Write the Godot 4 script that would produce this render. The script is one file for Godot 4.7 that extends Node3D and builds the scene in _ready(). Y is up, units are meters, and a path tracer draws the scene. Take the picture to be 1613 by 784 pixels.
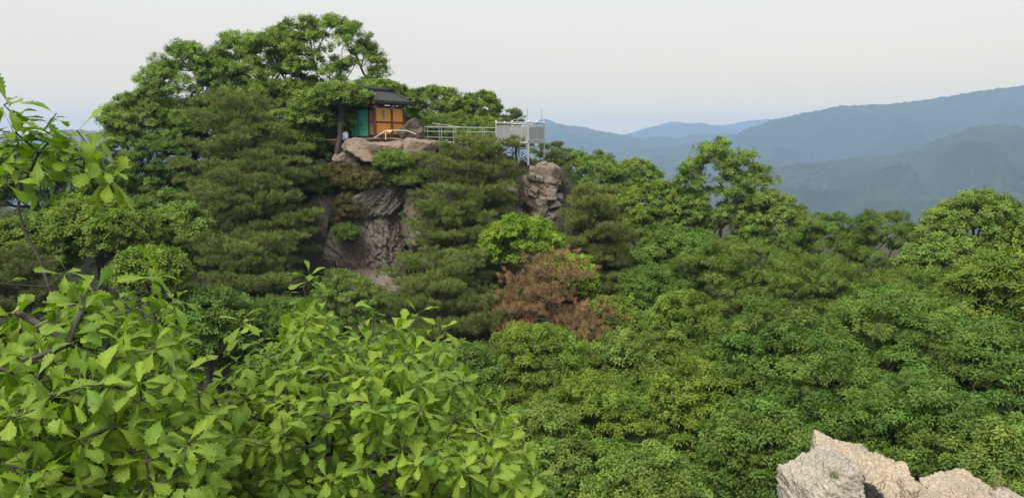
extends Node3D

const F := 1266.0            # focal length of the photograph, in its pixels
const HORIZON := 235.0
var pitch := atan((392.0 - HORIZON) / F)
var rng := RandomNumberGenerator.new()
var names := {}
var M := {}
var control := []            # known points of the ground
var nz := FastNoiseLite.new()
var nz2 := FastNoiseLite.new()
var ridged := FastNoiseLite.new()
var cells := FastNoiseLite.new()
var calm := FastNoiseLite.new()


# ---------------------------------------------------------------- small helpers
func at(px: float, py: float, d: float) -> Vector3:   # the place that lies at distance d in the direction (px, py)
	var fwd := Vector3(0, -sin(pitch), -cos(pitch))
	var up := Vector3(0, cos(pitch), -sin(pitch))
	return d * (fwd + Vector3((px - 806.5) / F, 0, 0) + up * ((392.0 - py) / F))


func lin(r: float, g: float, b: float) -> Color:
	return Color(r, g, b).linear_to_srgb()


func numbered(called: String) -> String:
	var n: int = names.get(called, 0)
	names[called] = n + 1
	return called if n == 0 else "%s_%03d" % [called, n]


func thing(called: String, label: String, category: String, where: Vector3, group := "") -> Node3D:
	var o := Node3D.new()
	o.name = numbered(called)
	add_child(o)
	o.position = where
	o.set_meta("label", label)
	o.set_meta("category", category)
	if group:
		o.set_meta("group", group)
	return o


func part(called: String, mesh: Mesh, material: Material, parent: Node, where := Transform3D()) -> MeshInstance3D:
	var o := MeshInstance3D.new()
	o.name = called
	o.mesh = mesh
	o.material_override = material
	o.transform = where
	parent.add_child(o, true)
	return o


func swarm(called: String, mesh: Mesh, material: Material, parent: Node, where: Array, tint: PackedColorArray) -> MultiMeshInstance3D:
	var mm := MultiMesh.new()
	mm.transform_format = MultiMesh.TRANSFORM_3D
	mm.use_colors = true
	mm.mesh = mesh
	mm.instance_count = where.size()
	for i in where.size():
		mm.set_instance_transform(i, where[i])
		mm.set_instance_color(i, tint[i])
	var o := MultiMeshInstance3D.new()
	o.name = called
	o.multimesh = mm
	o.material_override = material
	parent.add_child(o, true)
	return o


func mat(c: Color, rough := 0.8, metal := 0.0) -> StandardMaterial3D:
	var m := StandardMaterial3D.new()
	m.albedo_color = c
	m.roughness = rough
	m.metallic = metal
	return m


class Builder:
	var v := PackedVector3Array()
	var n := PackedVector3Array()
	var c := PackedColorArray()
	var uv := PackedVector2Array()
	var ix := PackedInt32Array()

	func tri(a: int, b: int, d: int) -> void:
		ix.append(a); ix.append(b); ix.append(d)

	func smooth() -> void:
		n.resize(v.size())
		n.fill(Vector3.ZERO)
		for k in range(0, ix.size(), 3):
			var a := ix[k]
			var b := ix[k + 1]
			var d := ix[k + 2]
			var w := (v[d] - v[a]).cross(v[b] - v[a])
			n[a] += w
			n[b] += w
			n[d] += w
		for k in n.size():
			n[k] = n[k].normalized() if n[k].length_squared() > 1e-20 else Vector3.UP

	func tube(p: PackedVector3Array, r: PackedFloat32Array, sides := 6, cap := false) -> void:
		var ref := Vector3.UP
		var first := v.size()
		for i in p.size():
			var t := (p[mini(i + 1, p.size() - 1)] - p[maxi(i - 1, 0)]).normalized()
			if absf(t.dot(ref)) > 0.95:
				ref = Vector3.RIGHT if absf(t.x) < 0.8 else Vector3.BACK
			var x := t.cross(ref).normalized()
			var y := t.cross(x)
			for k in sides + 1:
				var a := TAU * k / sides
				var o := x * cos(a) + y * sin(a)
				v.append(p[i] + o * r[i]); n.append(o); uv.append(Vector2(float(k) / sides, i))
		for i in p.size() - 1:
			for k in sides:
				var a := first + i * (sides + 1) + k
				var b := a + 1
				var d := a + sides + 1
				if (v[d] - v[a]).cross(v[b] - v[a]).dot(n[a]) > 0:
					tri(a, b, d); tri(b, d + 1, d)
				else:
					tri(a, d, b); tri(b, d, d + 1)
		if cap:
			for e in [0, p.size() - 1]:
				var s: int = first + e * (sides + 1)
				for k in range(1, sides - 1):
					tri(s, s + k, s + k + 1)

	func box(t: Transform3D, size: Vector3) -> void:
		var h := size / 2
		for axis in 3:
			for s in [-1.0, 1.0]:
				var o := Vector3.ZERO; o[axis] = s
				var a := Vector3.ZERO; a[(axis + 1) % 3] = 1
				var b := Vector3.ZERO; b[(axis + 2) % 3] = 1
				var f := v.size()
				for q in [[-1, -1], [1, -1], [1, 1], [-1, 1]]:
					v.append(t * ((o + a * q[0] + b * q[1]) * h)); n.append((t.basis * o).normalized()); uv.append(Vector2(q[0], q[1]) * 0.5)
				if s > 0:
					tri(f, f + 2, f + 1); tri(f, f + 3, f + 2)
				else:
					tri(f, f + 1, f + 2); tri(f, f + 2, f + 3)

	func mesh() -> ArrayMesh:
		var a := []
		a.resize(Mesh.ARRAY_MAX)
		a[Mesh.ARRAY_VERTEX] = v
		if n.size() == v.size(): a[Mesh.ARRAY_NORMAL] = n
		if c.size() == v.size(): a[Mesh.ARRAY_COLOR] = c
		if uv.size() == v.size(): a[Mesh.ARRAY_TEX_UV] = uv
		a[Mesh.ARRAY_INDEX] = ix
		var m := ArrayMesh.new()
		m.add_surface_from_arrays(Mesh.PRIMITIVE_TRIANGLES, a)
		return m


func box_mesh(size: Vector3) -> ArrayMesh:
	var b := Builder.new()
	b.box(Transform3D(), size)
	return b.mesh()


func bar(parent: Node, called: String, a: Vector3, z: Vector3, r: float, material: Material, sides := 8) -> MeshInstance3D:
	var b := Builder.new()
	b.tube(PackedVector3Array([a, z]), PackedFloat32Array([r, r]), sides, true)
	return part(called, b.mesh(), material, parent)


func block(parent: Node, called: String, centre: Vector3, size: Vector3, material: Material, turn := Basis()) -> MeshInstance3D:
	return part(called, box_mesh(size), material, parent, Transform3D(turn, centre))


func noise_tex(freq: float, low: Color, high: Color, oct := 4, type := FastNoiseLite.TYPE_SIMPLEX_SMOOTH, size := 512, seed_ := 1) -> NoiseTexture2D:
	var f := FastNoiseLite.new()
	f.noise_type = type
	f.frequency = freq
	f.fractal_octaves = oct
	f.seed = seed_
	var g := Gradient.new()
	g.set_color(0, low)
	g.set_color(1, high)
	var t := NoiseTexture2D.new()
	t.width = size
	t.height = size
	t.seamless = true
	t.noise = f
	t.color_ramp = g
	return t


# ---------------------------------------------------------------- materials
func leaf_material(back: Color, rough: float) -> StandardMaterial3D:
	var m := mat(Color.WHITE, rough)
	m.vertex_color_use_as_albedo = true
	m.backlight_enabled = true
	m.backlight = back
	m.metallic_specular = 0.22
	m.cull_mode = BaseMaterial3D.CULL_DISABLED
	return m


func materials() -> void:
	M.leaf = leaf_material(lin(0.56, 0.72, 0.12), 0.6)
	M.needle = leaf_material(lin(0.16, 0.18, 0.05), 0.7)
	M.bark = mat(lin(0.11, 0.092, 0.075), 0.9)
	M.bark.albedo_texture = noise_tex(0.03, Color(0.55, 0.55, 0.55), Color(1, 1, 1), 4)
	M.bark.uv1_triplanar = true
	M.bark.uv1_scale = Vector3(3, 1, 3)
	M.pine_bark = mat(lin(0.13, 0.075, 0.05), 0.9)
	M.pine_bark.albedo_texture = M.bark.albedo_texture
	M.pine_bark.uv1_triplanar = true
	M.pine_bark.uv1_scale = Vector3(3, 1, 3)
	M.twig = mat(lin(0.10, 0.088, 0.07), 0.85)
	M.twig.albedo_texture = noise_tex(0.05, Color(0.45, 0.45, 0.45), Color(1.0, 1.0, 1.0), 5)
	M.twig.uv1_triplanar = true
	M.twig.uv1_scale = Vector3(6, 6, 6)
	M.rock = mat(Color.WHITE, 0.95)
	M.rock.vertex_color_use_as_albedo = true
	M.rock.albedo_texture = noise_tex(0.02, Color(0.5, 0.5, 0.5), Color(1, 1, 1), 6)
	M.rock.uv1_triplanar = true
	M.rock.uv1_scale = Vector3(1.1, 1.1, 1.1)
	M.rock.heightmap_enabled = true
	M.rock.heightmap_texture = noise_tex(0.03, Color.BLACK, Color.WHITE, 6, FastNoiseLite.TYPE_SIMPLEX, 512, 5)
	M.rock.heightmap_scale = 2.0
	M.near_rock = mat(Color.WHITE, 0.92)
	M.near_rock.vertex_color_use_as_albedo = true
	M.near_rock.albedo_texture = noise_tex(0.014, Color(0.62, 0.60, 0.57), Color(1, 1, 1), 5, FastNoiseLite.TYPE_SIMPLEX, 1024, 8)
	M.near_rock.uv1_triplanar = true
	M.near_rock.uv1_scale = Vector3(1.6, 1.6, 1.6)
	M.near_rock.heightmap_enabled = true
	M.near_rock.heightmap_texture = noise_tex(0.012, Color.BLACK, Color.WHITE, 6, FastNoiseLite.TYPE_SIMPLEX, 1024, 9)
	M.near_rock.heightmap_scale = 1.3
	M.soil = mat(lin(0.06, 0.05, 0.03), 0.95)
	M.soil.albedo_texture = noise_tex(0.02, Color(0.45, 0.5, 0.4), Color(1, 1, 1), 6)
	M.soil.uv1_triplanar = true
	M.soil.uv1_world_triplanar = true
	M.soil.uv1_scale = Vector3(0.3, 0.3, 0.3)
	M.hill = mat(Color.WHITE, 0.95)
	M.hill.vertex_color_use_as_albedo = true
	M.steel = mat(lin(0.33, 0.34, 0.34), 0.5, 0.2)
	M.white = mat(lin(0.70, 0.70, 0.69), 0.5)
	M.acrylic = mat(lin(0.26, 0.27, 0.26), 0.3)
	M.acrylic.transparency = BaseMaterial3D.TRANSPARENCY_ALPHA
	M.acrylic.albedo_color.a = 0.62
	M.red = mat(lin(0.16, 0.035, 0.025), 0.7)
	M.dark_wood = mat(lin(0.05, 0.03, 0.025), 0.8)
	M.orange = mat(lin(0.78, 0.36, 0.035), 0.65)
	M.ochre = mat(lin(0.42, 0.26, 0.09), 0.7)
	M.teal = mat(lin(0.12, 0.68, 0.47), 0.55)
	M.tile = mat(lin(0.030, 0.032, 0.035), 0.8)
	M.grey_cap = mat(lin(0.17, 0.19, 0.2), 0.7)
	for k in ["red", "orange", "teal", "tile", "ochre"]:
		M[k].albedo_texture = noise_tex(0.02, Color(0.72, 0.72, 0.72), Color(1, 1, 1), 5, FastNoiseLite.TYPE_SIMPLEX_SMOOTH, 256, 3)
		M[k].uv1_triplanar = true
		M[k].uv1_scale = Vector3(1.5, 0.6, 1.5)


# ---------------------------------------------------------------- ground
func ground_y(x: float, z: float) -> float:
	var num := 0.0
	var den := 0.0
	for p: Vector3 in control:
		var dx := p.x - x
		var dz := p.z - z
		var w := dx * dx + dz * dz + 0.04
		w = 1.0 / (w * w)
		num += p.y * w
		den += w
	var y := num / den
	var r := sqrt(x * x + z * z)
	var far := smoothstep(75.0, 420.0, r)
	return lerpf(y + nz.get_noise_2d(x * 3.0, z * 3.0) * 0.4, -150.0 + nz.get_noise_2d(x * 0.05, z * 0.05) * 25.0, far)


func make_ground() -> void:
	var b := Builder.new()
	var rings := 120
	var spokes := 150
	for i in rings + 1:
		var r := 0.5 + 74.0 * (float(i) / 90.0) if i < 90 else 74.5 * pow(6600.0 / 74.5, float(i - 90) / (rings - 90))
		for k in spokes + 1:
			var a := TAU * k / spokes
			var x := r * cos(a)
			var z := r * sin(a)
			b.v.append(Vector3(x, ground_y(x, z), z))
	for i in rings:
		for k in spokes:
			var a := i * (spokes + 1) + k
			var d := a + spokes + 1
			b.tri(a, d, a + 1); b.tri(a + 1, d, d + 1)
	var f := b.v.size()
	b.v.append(Vector3(0, ground_y(0, 0), 0))
	for k in spokes:
		b.tri(f, k, k + 1)
	b.smooth()
	var o := part("ground", b.mesh(), M.soil, self)
	o.set_meta("kind", "structure")
	o.set_meta("label", "forest floor of leaf litter under the trees")


# ---------------------------------------------------------------- distant hills
func hill(called: String, label: String, ridge: Array, dist: float, deep: float, foot: float, spur: float, canopy: float, nu: int, nv: int, seed_: int) -> void:
	var f := FastNoiseLite.new()
	f.seed = seed_
	f.noise_type = FastNoiseLite.TYPE_SIMPLEX_SMOOTH
	f.fractal_type = FastNoiseLite.FRACTAL_RIDGED
	f.fractal_octaves = 2
	f.fractal_gain = 0.4
	f.frequency = 1.0 / (dist * 0.26)
	var g := FastNoiseLite.new()
	g.seed = seed_ + 7
	g.noise_type = FastNoiseLite.TYPE_SIMPLEX
	g.fractal_octaves = 3
	g.frequency = 1.0 / 26.0
	var b := Builder.new()
	var x0: float = ridge[0][0]
	var x1: float = ridge[-1][0]
	var back := int(nv * 0.2)
	for i in nu + 1:
		var px := lerpf(x0, x1, float(i) / nu)
		var k := 0
		while k < ridge.size() - 2 and ridge[k + 1][0] < px: k += 1
		var t: float = clampf((px - ridge[k][0]) / (ridge[k + 1][0] - ridge[k][0]), 0, 1)
		var t2 := t * t * (3 - 2 * t)
		var py := lerpf(ridge[k][1], ridge[k + 1][1], lerpf(t, t2, 0.5))
		var top := at(px, py, dist)
		var dir := Vector3(top.x, 0, top.z).normalized()
		for j in nv + back + 1:
			var s := float(j - back) / nv          # 0 on the ridge, 1 at the foot towards the valley, below 0 on the far side
			var p := Vector3(top.x, 0, top.z) - dir * (s * deep)
			var fall := s if s > 0 else -s * 1.4
			var h := lerpf(top.y, foot, pow(fall, 0.85) if fall > 0.0 else 0.0)
			var w := smoothstep(0.0, 0.3, fall) * (1.0 - smoothstep(0.85, 1.0, fall))
			h += (f.get_noise_2d(p.x, p.z) - 0.75) * spur * 1.0 * w
			h += g.get_noise_2d(p.x, p.z) * canopy
			b.v.append(Vector3(p.x, h, p.z))
			var tone := 1.0 + 0.35 * g.get_noise_2d(p.x * 1.7 + 900.0, p.z * 1.7) + 0.25 * f.get_noise_2d(p.x * 3.0, p.z * 3.0)
			b.c.append(Color(0.026 * tone, 0.040 * tone, 0.024 * tone))
	var row := nv + back + 1
	for i in nu:
		for j in row - 1:
			var a := i * row + j
			b.tri(a, a + row, a + 1); b.tri(a + 1, a + row, a + row + 1)
	b.smooth()
	for k in b.n.size():
		if b.n[k].y < 0: b.n[k] = -b.n[k]
	var o := part(numbered(called), b.mesh(), M.hill, self)
	o.set_meta("kind", "structure")
	o.set_meta("label", label)


# ---------------------------------------------------------------- rock
# A block cut by planes, its faces roughened and cracked along tilted beds.
func rock_mesh(size: Vector3, cuts: int, seed_: int, res: int, bed: Vector3, rough: float, tone: Array, stain := 0.0, turn := Basis(), streak := false, fq := 1.0) -> ArrayMesh:
	var r := RandomNumberGenerator.new()
	r.seed = seed_
	var pl := []
	for axis in 3:
		for s in [-1.0, 1.0]:
			var nn := Vector3(r.randf_range(-.25, .25), r.randf_range(-.25, .25), r.randf_range(-.25, .25))
			nn[axis] = s
			pl.append([nn.normalized(), r.randf_range(0.8, 0.98)])
	for i in cuts:
		pl.append([Vector3(r.randfn(), r.randfn(), r.randfn()).normalized(), r.randf_range(0.82, 1.08)])
	var bn := bed.normalized()
	var off := Vector3(seed_ * 13.7, seed_ * 7.1, seed_ * 3.3)
	var m := minf(size.x, minf(size.y, size.z))
	var b := Builder.new()
	var nv := res
	var nu := res * 2
	for j in nv + 1:
		var th := PI * j / nv
		for i in nu + 1:
			var ph := TAU * (i % nu) / nu
			var dir := Vector3(sin(th) * cos(ph), cos(th), sin(th) * sin(ph))
			var rad := 9.0
			var second := 9.0
			for q in pl:
				var k: float = dir.dot(q[0])
				if k > 0.02:
					var d: float = q[1] / k
					if d < rad:
						second = rad
						rad = d
					elif d < second:
						second = d
			rad -= 0.05 * exp(-(second - rad) * 14.0)      # worn edges
			var p := dir * rad * size
			var q3 := (p + off)
			var s3 := q3 + bn * (q3.dot(bn) * (1.5 if fq > 0.9 else 2.4))           # finer across the beds than along them
			var big := nz.get_noise_3dv(s3 * (13.0 * fq / m))
			var cr := absf(nz2.get_noise_3dv(s3 * (30.0 * fq / m)))
			var crack := pow(1.0 - minf(cr * 5.0, 1.0), 3.0)
			var fine := nz.get_noise_3dv(q3 * (160.0 / m))
			var cv := cells.get_noise_3dv((s3 + Vector3(fine, fine, -fine) * 0.06 * m) * (60.0 * fq / m))
			if fq < 0.9:
				p += dir * m * rough * (0.20 * calm.get_noise_3dv(s3 * (11.0 * fq / m)) - 0.24 * crack + 0.24 * cv + 0.02 * fine)
			else:
				p += dir * m * rough * (0.30 * big - 0.22 * crack + 0.16 * cv + 0.07 * fine)
			b.v.append(p)
			var c: Color = tone[0]
			c = c.lerp(tone[1], clampf(0.5 + 1.3 * nz2.get_noise_3dv(q3 * (14.0 / m)), 0, 1))
			# specks of lichen, scattered over the faces without regard to the relief
			c = c.lerp(tone[2], clampf((nz.get_noise_3dv(q3 * (210.0 / m)) - 0.12) * 3.0, 0, 0.35))
			if stain > 0.0:
				c = c.lerp(Color(0.40, 0.235, 0.14), clampf((nz2.get_noise_3dv(q3 * (18.0 / m) + Vector3(50, 0, 0)) + 0.12) * 3.0, 0, 1) * stain)
			if streak:                                       # the black lichen band with a ragged outline that the photograph shows on the pale slab
				var g := turn * p
				var k := clampf((0.30 - g.y) / 0.42, 0, 1)
				var away := absf(g.x - lerpf(-0.06, 0.22, k)) + maxf(0.0, g.y - 0.30)
				var mask := 0.105 - away + 0.07 * nz.get_noise_3dv(q3 * 190.0) + 0.04 * nz2.get_noise_3dv(q3 * 700.0)
				c = c.lerp(Color(.022, .018, .016), clampf(mask * 40.0, 0, 1))
			b.c.append(c)
	for j in nv:
		for i in nu:
			var a := j * (nu + 1) + i
			var d := a + nu + 1
			if j > 0: b.tri(a, a + 1, d)
			if j < nv - 1: b.tri(a + 1, d + 1, d)
	b.smooth()
	if b.n[(nv / 2) * (nu + 1)].dot(b.v[(nv / 2) * (nu + 1)]) < 0:
		for k in b.n.size(): b.n[k] = -b.n[k]
		for k in range(0, b.ix.size(), 3):
			var t := b.ix[k + 1]
			b.ix[k + 1] = b.ix[k + 2]
			b.ix[k + 2] = t
	return b.mesh()


# ---------------------------------------------------------------- sprays of leaves
func leaf_tri(b: Builder, o: Vector3, dir: Vector3, up: Vector3, l: float, w: float) -> void:
	var side := dir.cross(up).normalized()
	var nn := side.cross(dir).normalized()
	var f := b.v.size()
	b.v.append(o)
	b.v.append(o + dir * l * 0.45 + side * w * 0.5 + nn * w * 0.16)
	b.v.append(o + dir * l * 0.45 - side * w * 0.5 + nn * w * 0.16)
	b.v.append(o + dir * l * 0.5)
	b.v.append(o + dir * l * 0.97 - nn * l * 0.14)
	b.tri(f, f + 1, f + 3); b.tri(f + 1, f + 4, f + 3); b.tri(f, f + 3, f + 2); b.tri(f + 3, f + 4, f + 2)


func spray(count: int, l: float, w: float, droop: float, stem: float, seed_: int) -> ArrayMesh:
	var r := RandomNumberGenerator.new()
	r.seed = seed_
	var b := Builder.new()
	for i in count:
		var a := i * 2.4 + r.randf_range(-.4, .4)
		var t := float(i) / count
		var tilt := lerpf(0.75, -droop, 1.0 - t) + r.randf_range(-.3, .3)
		var dir := Vector3(cos(a) * cos(tilt), sin(tilt), sin(a) * cos(tilt))
		var o := Vector3(r.randf_range(-.04, .04), stem * (t - 0.6), r.randf_range(-.04, .04)) + dir * 0.03
		leaf_tri(b, o, dir, Vector3(r.randf_range(-.3, .3), 1, r.randf_range(-.3, .3)), l * r.randf_range(.7, 1.15), w * r.randf_range(.8, 1.15))
	return b.mesh()


func tuft(count: int, l: float, w: float, stem: float, seed_: int) -> ArrayMesh:   # a pine shoot with its needles
	var r := RandomNumberGenerator.new()
	r.seed = seed_
	var b := Builder.new()
	for i in count:
		var a := i * 2.4
		var t := float(i) / count
		var el := lerpf(0.15, 1.25, t) + r.randf_range(-.25, .25)
		var dir := Vector3(cos(a) * cos(el), sin(el), sin(a) * cos(el))
		var side := dir.cross(Vector3(r.randfn(), r.randfn(), r.randfn())).normalized()
		var o := Vector3(0, stem * t, 0)
		var f := b.v.size()
		b.v.append(o - side * w * 0.5); b.v.append(o + side * w * 0.5); b.v.append(o + dir * l * r.randf_range(.8, 1.15))
		b.tri(f, f + 1, f + 2)
	return b.mesh()


var SP := {}


func frame(y: Vector3, roll: float, s: float) -> Basis:
	var yy := y.normalized()
	var x := yy.cross(Vector3(0.31, 0.2, 0.93)).normalized()
	return (Basis(yy, roll) * Basis(x, yy, x.cross(yy))).scaled(Vector3(s, s, s))


# Limbs that reach every clump: each clump joins the nearest limb below it; a limb is as thick as what it carries.
func limbs(stem: PackedVector3Array, targets: Array, tip: float, power: float, wander: float, r: RandomNumberGenerator, sides := 5) -> Array:
	var pos: Array[Vector3] = []
	var par: Array[int] = []
	for i in stem.size():
		pos.append(stem[i]); par.append(i - 1)
	var order := targets.duplicate()
	var mid: Vector3 = stem[stem.size() - 1]
	order.sort_custom(func(a, c): return a.distance_squared_to(mid) < c.distance_squared_to(mid))
	var ends := []
	for t: Vector3 in order:
		var best := 0
		var bd := 1e9
		for k in pos.size():
			var d := pos[k].distance_to(t)
			if pos[k].y > t.y - 0.25 * d: d = d * 1.5 + 0.6 * (pos[k].y - t.y + 0.25 * d)
			if k < 1: d += 1.0
			if d < bd:
				bd = d
				best = k
		var a := pos[best]
		var len := a.distance_to(t)
		var steps := clampi(int(len / 0.5), 1, 4)
		var prev := best
		for s in range(1, steps + 1):
			var u := float(s) / steps
			var p := a.lerp(t, u) + Vector3(0, -0.16 * len * sin(PI * u), 0)
			if s < steps: p += Vector3(r.randf_range(-1, 1), r.randf_range(-1, 1), r.randf_range(-1, 1)) * wander * len
			pos.append(p); par.append(prev)
			prev = pos.size() - 1
		ends.append(prev)
	var burden := PackedFloat32Array()
	burden.resize(pos.size())
	for e in ends: burden[e] += 1.0
	for k in range(pos.size() - 1, 0, -1):
		if par[k] >= 0: burden[par[k]] += burden[k]
	var b := Builder.new()
	for k in range(1, pos.size()):
		var q := par[k]
		var r1 := tip * pow(maxf(burden[k], 1.0), power)
		var r0 := minf(tip * pow(maxf(burden[q], 1.0), power), r1 * 1.35)
		if k < stem.size(): r0 = tip * pow(maxf(burden[q], 1.0), power)
		b.tube(PackedVector3Array([pos[q], pos[k]]), PackedFloat32Array([r0, r1]), 7 if k < stem.size() else sides)
	return [b, pos, par]


func stem_of(base: Vector3, top: Vector3, n: int, sway: float, r: RandomNumberGenerator) -> PackedVector3Array:
	var s := PackedVector3Array()
	var off := Vector3(r.randf_range(-1, 1), 0, r.randf_range(-1, 1)) * sway
	for i in n + 1:
		var u := float(i) / n
		s.append(base.lerp(top, u) + off * sin(PI * u) + (Vector3(r.randf_range(-1, 1), 0, r.randf_range(-1, 1)) * sway * 0.25 if i > 0 else Vector3.ZERO))
	return s


var TINT := [Color(.168, .252, .050), Color(.155, .235, .034), Color(.128, .196, .036), Color(.118, .200, .036), Color(.120, .206, .038), Color(.190, .300, .030), Color(.125, .115, .040)]


func broadleaf(called: String, label: String, group: String, category: String, px: float, top: float, w: float, h: float, d: float, tall: float, tint: int, dense: float, kind: String, seed_: int, rooted := true) -> void:
	var r := RandomNumberGenerator.new()
	r.seed = seed_ * 31 + 5
	var t := at(px, top, d)
	var rx := w * d / F / 2.0 * (0.92 if kind == "droop" else 1.0)
	var ry := h * d / F / 2.0
	var base := Vector3(t.x + r.randf_range(-.2, .2) * rx, t.y - tall, t.z)
	if rooted: base.y = ground_y(base.x, base.z) - 0.15
	var o := thing(called, label, category, base, group)
	var mid := Vector3(t.x, t.y - ry, t.z) - base
	var rc := clampf(rx * (0.21 if kind == "droop" else 0.165), 0.24, 0.66 if kind == "droop" else 0.55)
	var n := clampi(int(dense * 11.0 * (rx * rx + 2.0 * rx * ry) / (3.0 * rc * rc) * 0.62), 7, 150)
	var clumps := []
	var gap := 1.26 if kind == "droop" else 0.98
	var ball := []
	for i in n * 5:
		if ball.size() >= n: break
		var y := r.randf_range(-0.5, 1.0)
		var a := r.randf() * TAU
		var q := sqrt(maxf(0.0, 1.0 - y * y))
		var k := lerpf(0.6, 1.03, pow(r.randf(), 0.35)) * (1.0 + 0.16 * nz.get_noise_3d(px + cos(a) * 40.0, y * 40.0, sin(a) * 40.0 + d))
		var p := mid + Vector3(cos(a) * q * rx, y * ry, sin(a) * q * rx * 0.9) * k
		p.y -= rc * 0.35
		var ok := true
		for e: Vector3 in ball:
			if (e - p).length_squared() + 1.2 * (e.y - p.y) * (e.y - p.y) < rc * rc * gap * gap:
				ok = false
				break
		if ok: ball.append(p)
	var where := []
	var tints := PackedColorArray()
	var base_tint: Color = TINT[tint]
	var per := int({"oak": 85.0, "droop": 125.0, "small": 175.0}[kind] * rc * rc) + 7
	var s0 := {"oak": 1.0, "droop": 1.08, "small": 0.8}[kind] as float
	for p: Vector3 in ball:
		var cr := rc * r.randf_range(0.7, 1.35)
		var squash := r.randf_range(0.55, 0.85) if kind == "oak" else r.randf_range(0.42, 0.66)
		var ctone := r.randf_range(0.75, 1.25)
		var warm := r.randf_range(-0.10, 0.16)
		clumps.append(p - Vector3(0, cr * 0.25, 0))
		for i in int(per * r.randf_range(0.8, 1.2)):
			var y := pow(r.randf(), 0.8) * 1.15 - 0.15
			var a := r.randf() * TAU
			var q := sqrt(1.0 - y * y)
			var out := Vector3(cos(a) * q, y, sin(a) * q)
			var pp := p + out * Vector3(cr, cr * squash, cr) * (r.randf_range(0.55, 1.28) if kind == "oak" else r.randf_range(0.74, 1.14))
			var grow := (out + Vector3(0, 0.7, 0)).normalized() + Vector3(r.randfn(), r.randfn(), r.randfn()) * 0.22
			where.append(Transform3D(frame(grow, r.randf() * TAU, s0 * r.randf_range(0.75, 1.2)), pp))
			var tn := ctone * r.randf_range(0.85, 1.15)
			tints.append(Color(base_tint.r * tn * (1.0 + warm), base_tint.g * tn, base_tint.b * tn))
	var stem := stem_of(Vector3.ZERO, mid - Vector3(0, ry * 0.35, 0), 6, tall * 0.03, r)
	var lim := limbs(stem, clumps, 0.011 + 0.002 * rx, 0.5, 0.07, r)
	part("trunk", (lim[0] as Builder).mesh(), M.bark, o)
	swarm("crown", SP[kind], M.leaf, o, where, tints).set_meta("kind", "stuff")


func pine(label: String, group: String, px: float, top: float, w: float, h: float, d: float, tall: float, tint: Color, dense: float, seed_: int, dead := false) -> void:
	var r := RandomNumberGenerator.new()
	r.seed = seed_ * 17 + 3
	var t := at(px, top, d)
	var rx := w * d / F / 2.0
	var ch := h * d / F
	var base := Vector3(t.x + r.randf_range(-.3, .3), t.y - tall, t.z)
	base.y = ground_y(base.x, base.z) - 0.2
	var o := thing("dead_pine_tree" if dead else "pine_tree", label, "tree", base, group)
	var tip := t - base - Vector3(0, 0.25, 0)
	var stem := stem_of(Vector3.ZERO, tip, 10, tall * 0.035, r)
	var targets := []
	var where := []
	var tints := PackedColorArray()
	var n := int(ch / 0.125 * dense) + 6
	for i in n:
		var u := pow(float(i if dead else i - i % 3) / n, 0.85) + r.randf_range(0.0, 0.10 if dead else 0.07)      # 0 at the top; three limbs to a whorl
		var y := tip.y - u * ch * 0.92
		var prof := (0.36 + 0.76 * pow(u, 0.5)) * (1.0 if u < 0.75 else lerpf(1.0, 0.75, (u - 0.75) * 4.0))
		var az := i * 2.39996 + r.randf_range(-.5, .5)
		var reach := rx * prof * r.randf_range(0.5, 1.15)
		var k := clampf(y / tip.y, 0, 1) * 10.0
		var from := stem[int(k)].lerp(stem[mini(int(k) + 1, 10)], k - int(k))
		var out := Vector3(cos(az), 0, sin(az))
		var lift := lerpf(0.35, -0.06, u) + r.randf_range(-.08, .08)
		var pads := clampi(int(reach / 0.42) + 1, 2, 7)
		for q in pads:
			var s := lerpf(0.34, 1.0, (q + 0.5 + r.randf_range(-.25, .25)) / pads)
			var fan := out.rotated(Vector3.UP, r.randf_range(-.5, .5))
			var p := from + fan * reach * s + Vector3(0, reach * (lift * s + 0.10 * s * s), 0)
			targets.append(p - Vector3(0, 0.10, 0))
			var pr := r.randf_range(0.36, 0.62) * clampf(rx / 2.6, 0.6, 1.15)
			var tone := r.randf_range(0.78, 1.22)
			for e in int((8.0 if dead else 21.0) * clampf(pr / 0.5, 0.6, 1.4)):
				var a := r.randf() * TAU
				var rad := sqrt(r.randf())
				var pp := p + Vector3(cos(a) * rad * pr, (0.30 * (1.0 - rad * rad) + r.randf_range(-.10, .10) * (4.0 if dead else 1.0)) * pr, sin(a) * rad * pr)
				var grow := Vector3(cos(a) * rad * 0.9, 0.75, sin(a) * rad * 0.9) + fan * 0.25 + Vector3(r.randfn(), r.randfn(), r.randfn()) * 0.2
				where.append(Transform3D(frame(grow, r.randf() * TAU, r.randf_range(0.8, 1.3)), pp))
				var tn := tone * r.randf_range(0.8, 1.2)
				var w2 := r.randf_range(-.08, .10)
				tints.append(Color(tint.r * tn * (1.0 + w2), tint.g * tn, tint.b * tn))
	var lim := limbs(stem, targets, 0.012, 0.46, 0.05, r, 4)
	part("trunk", (lim[0] as Builder).mesh(), M.pine_bark, o)
	swarm("crown", SP.tuft, M.needle, o, where, tints).set_meta("kind", "stuff")


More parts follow.
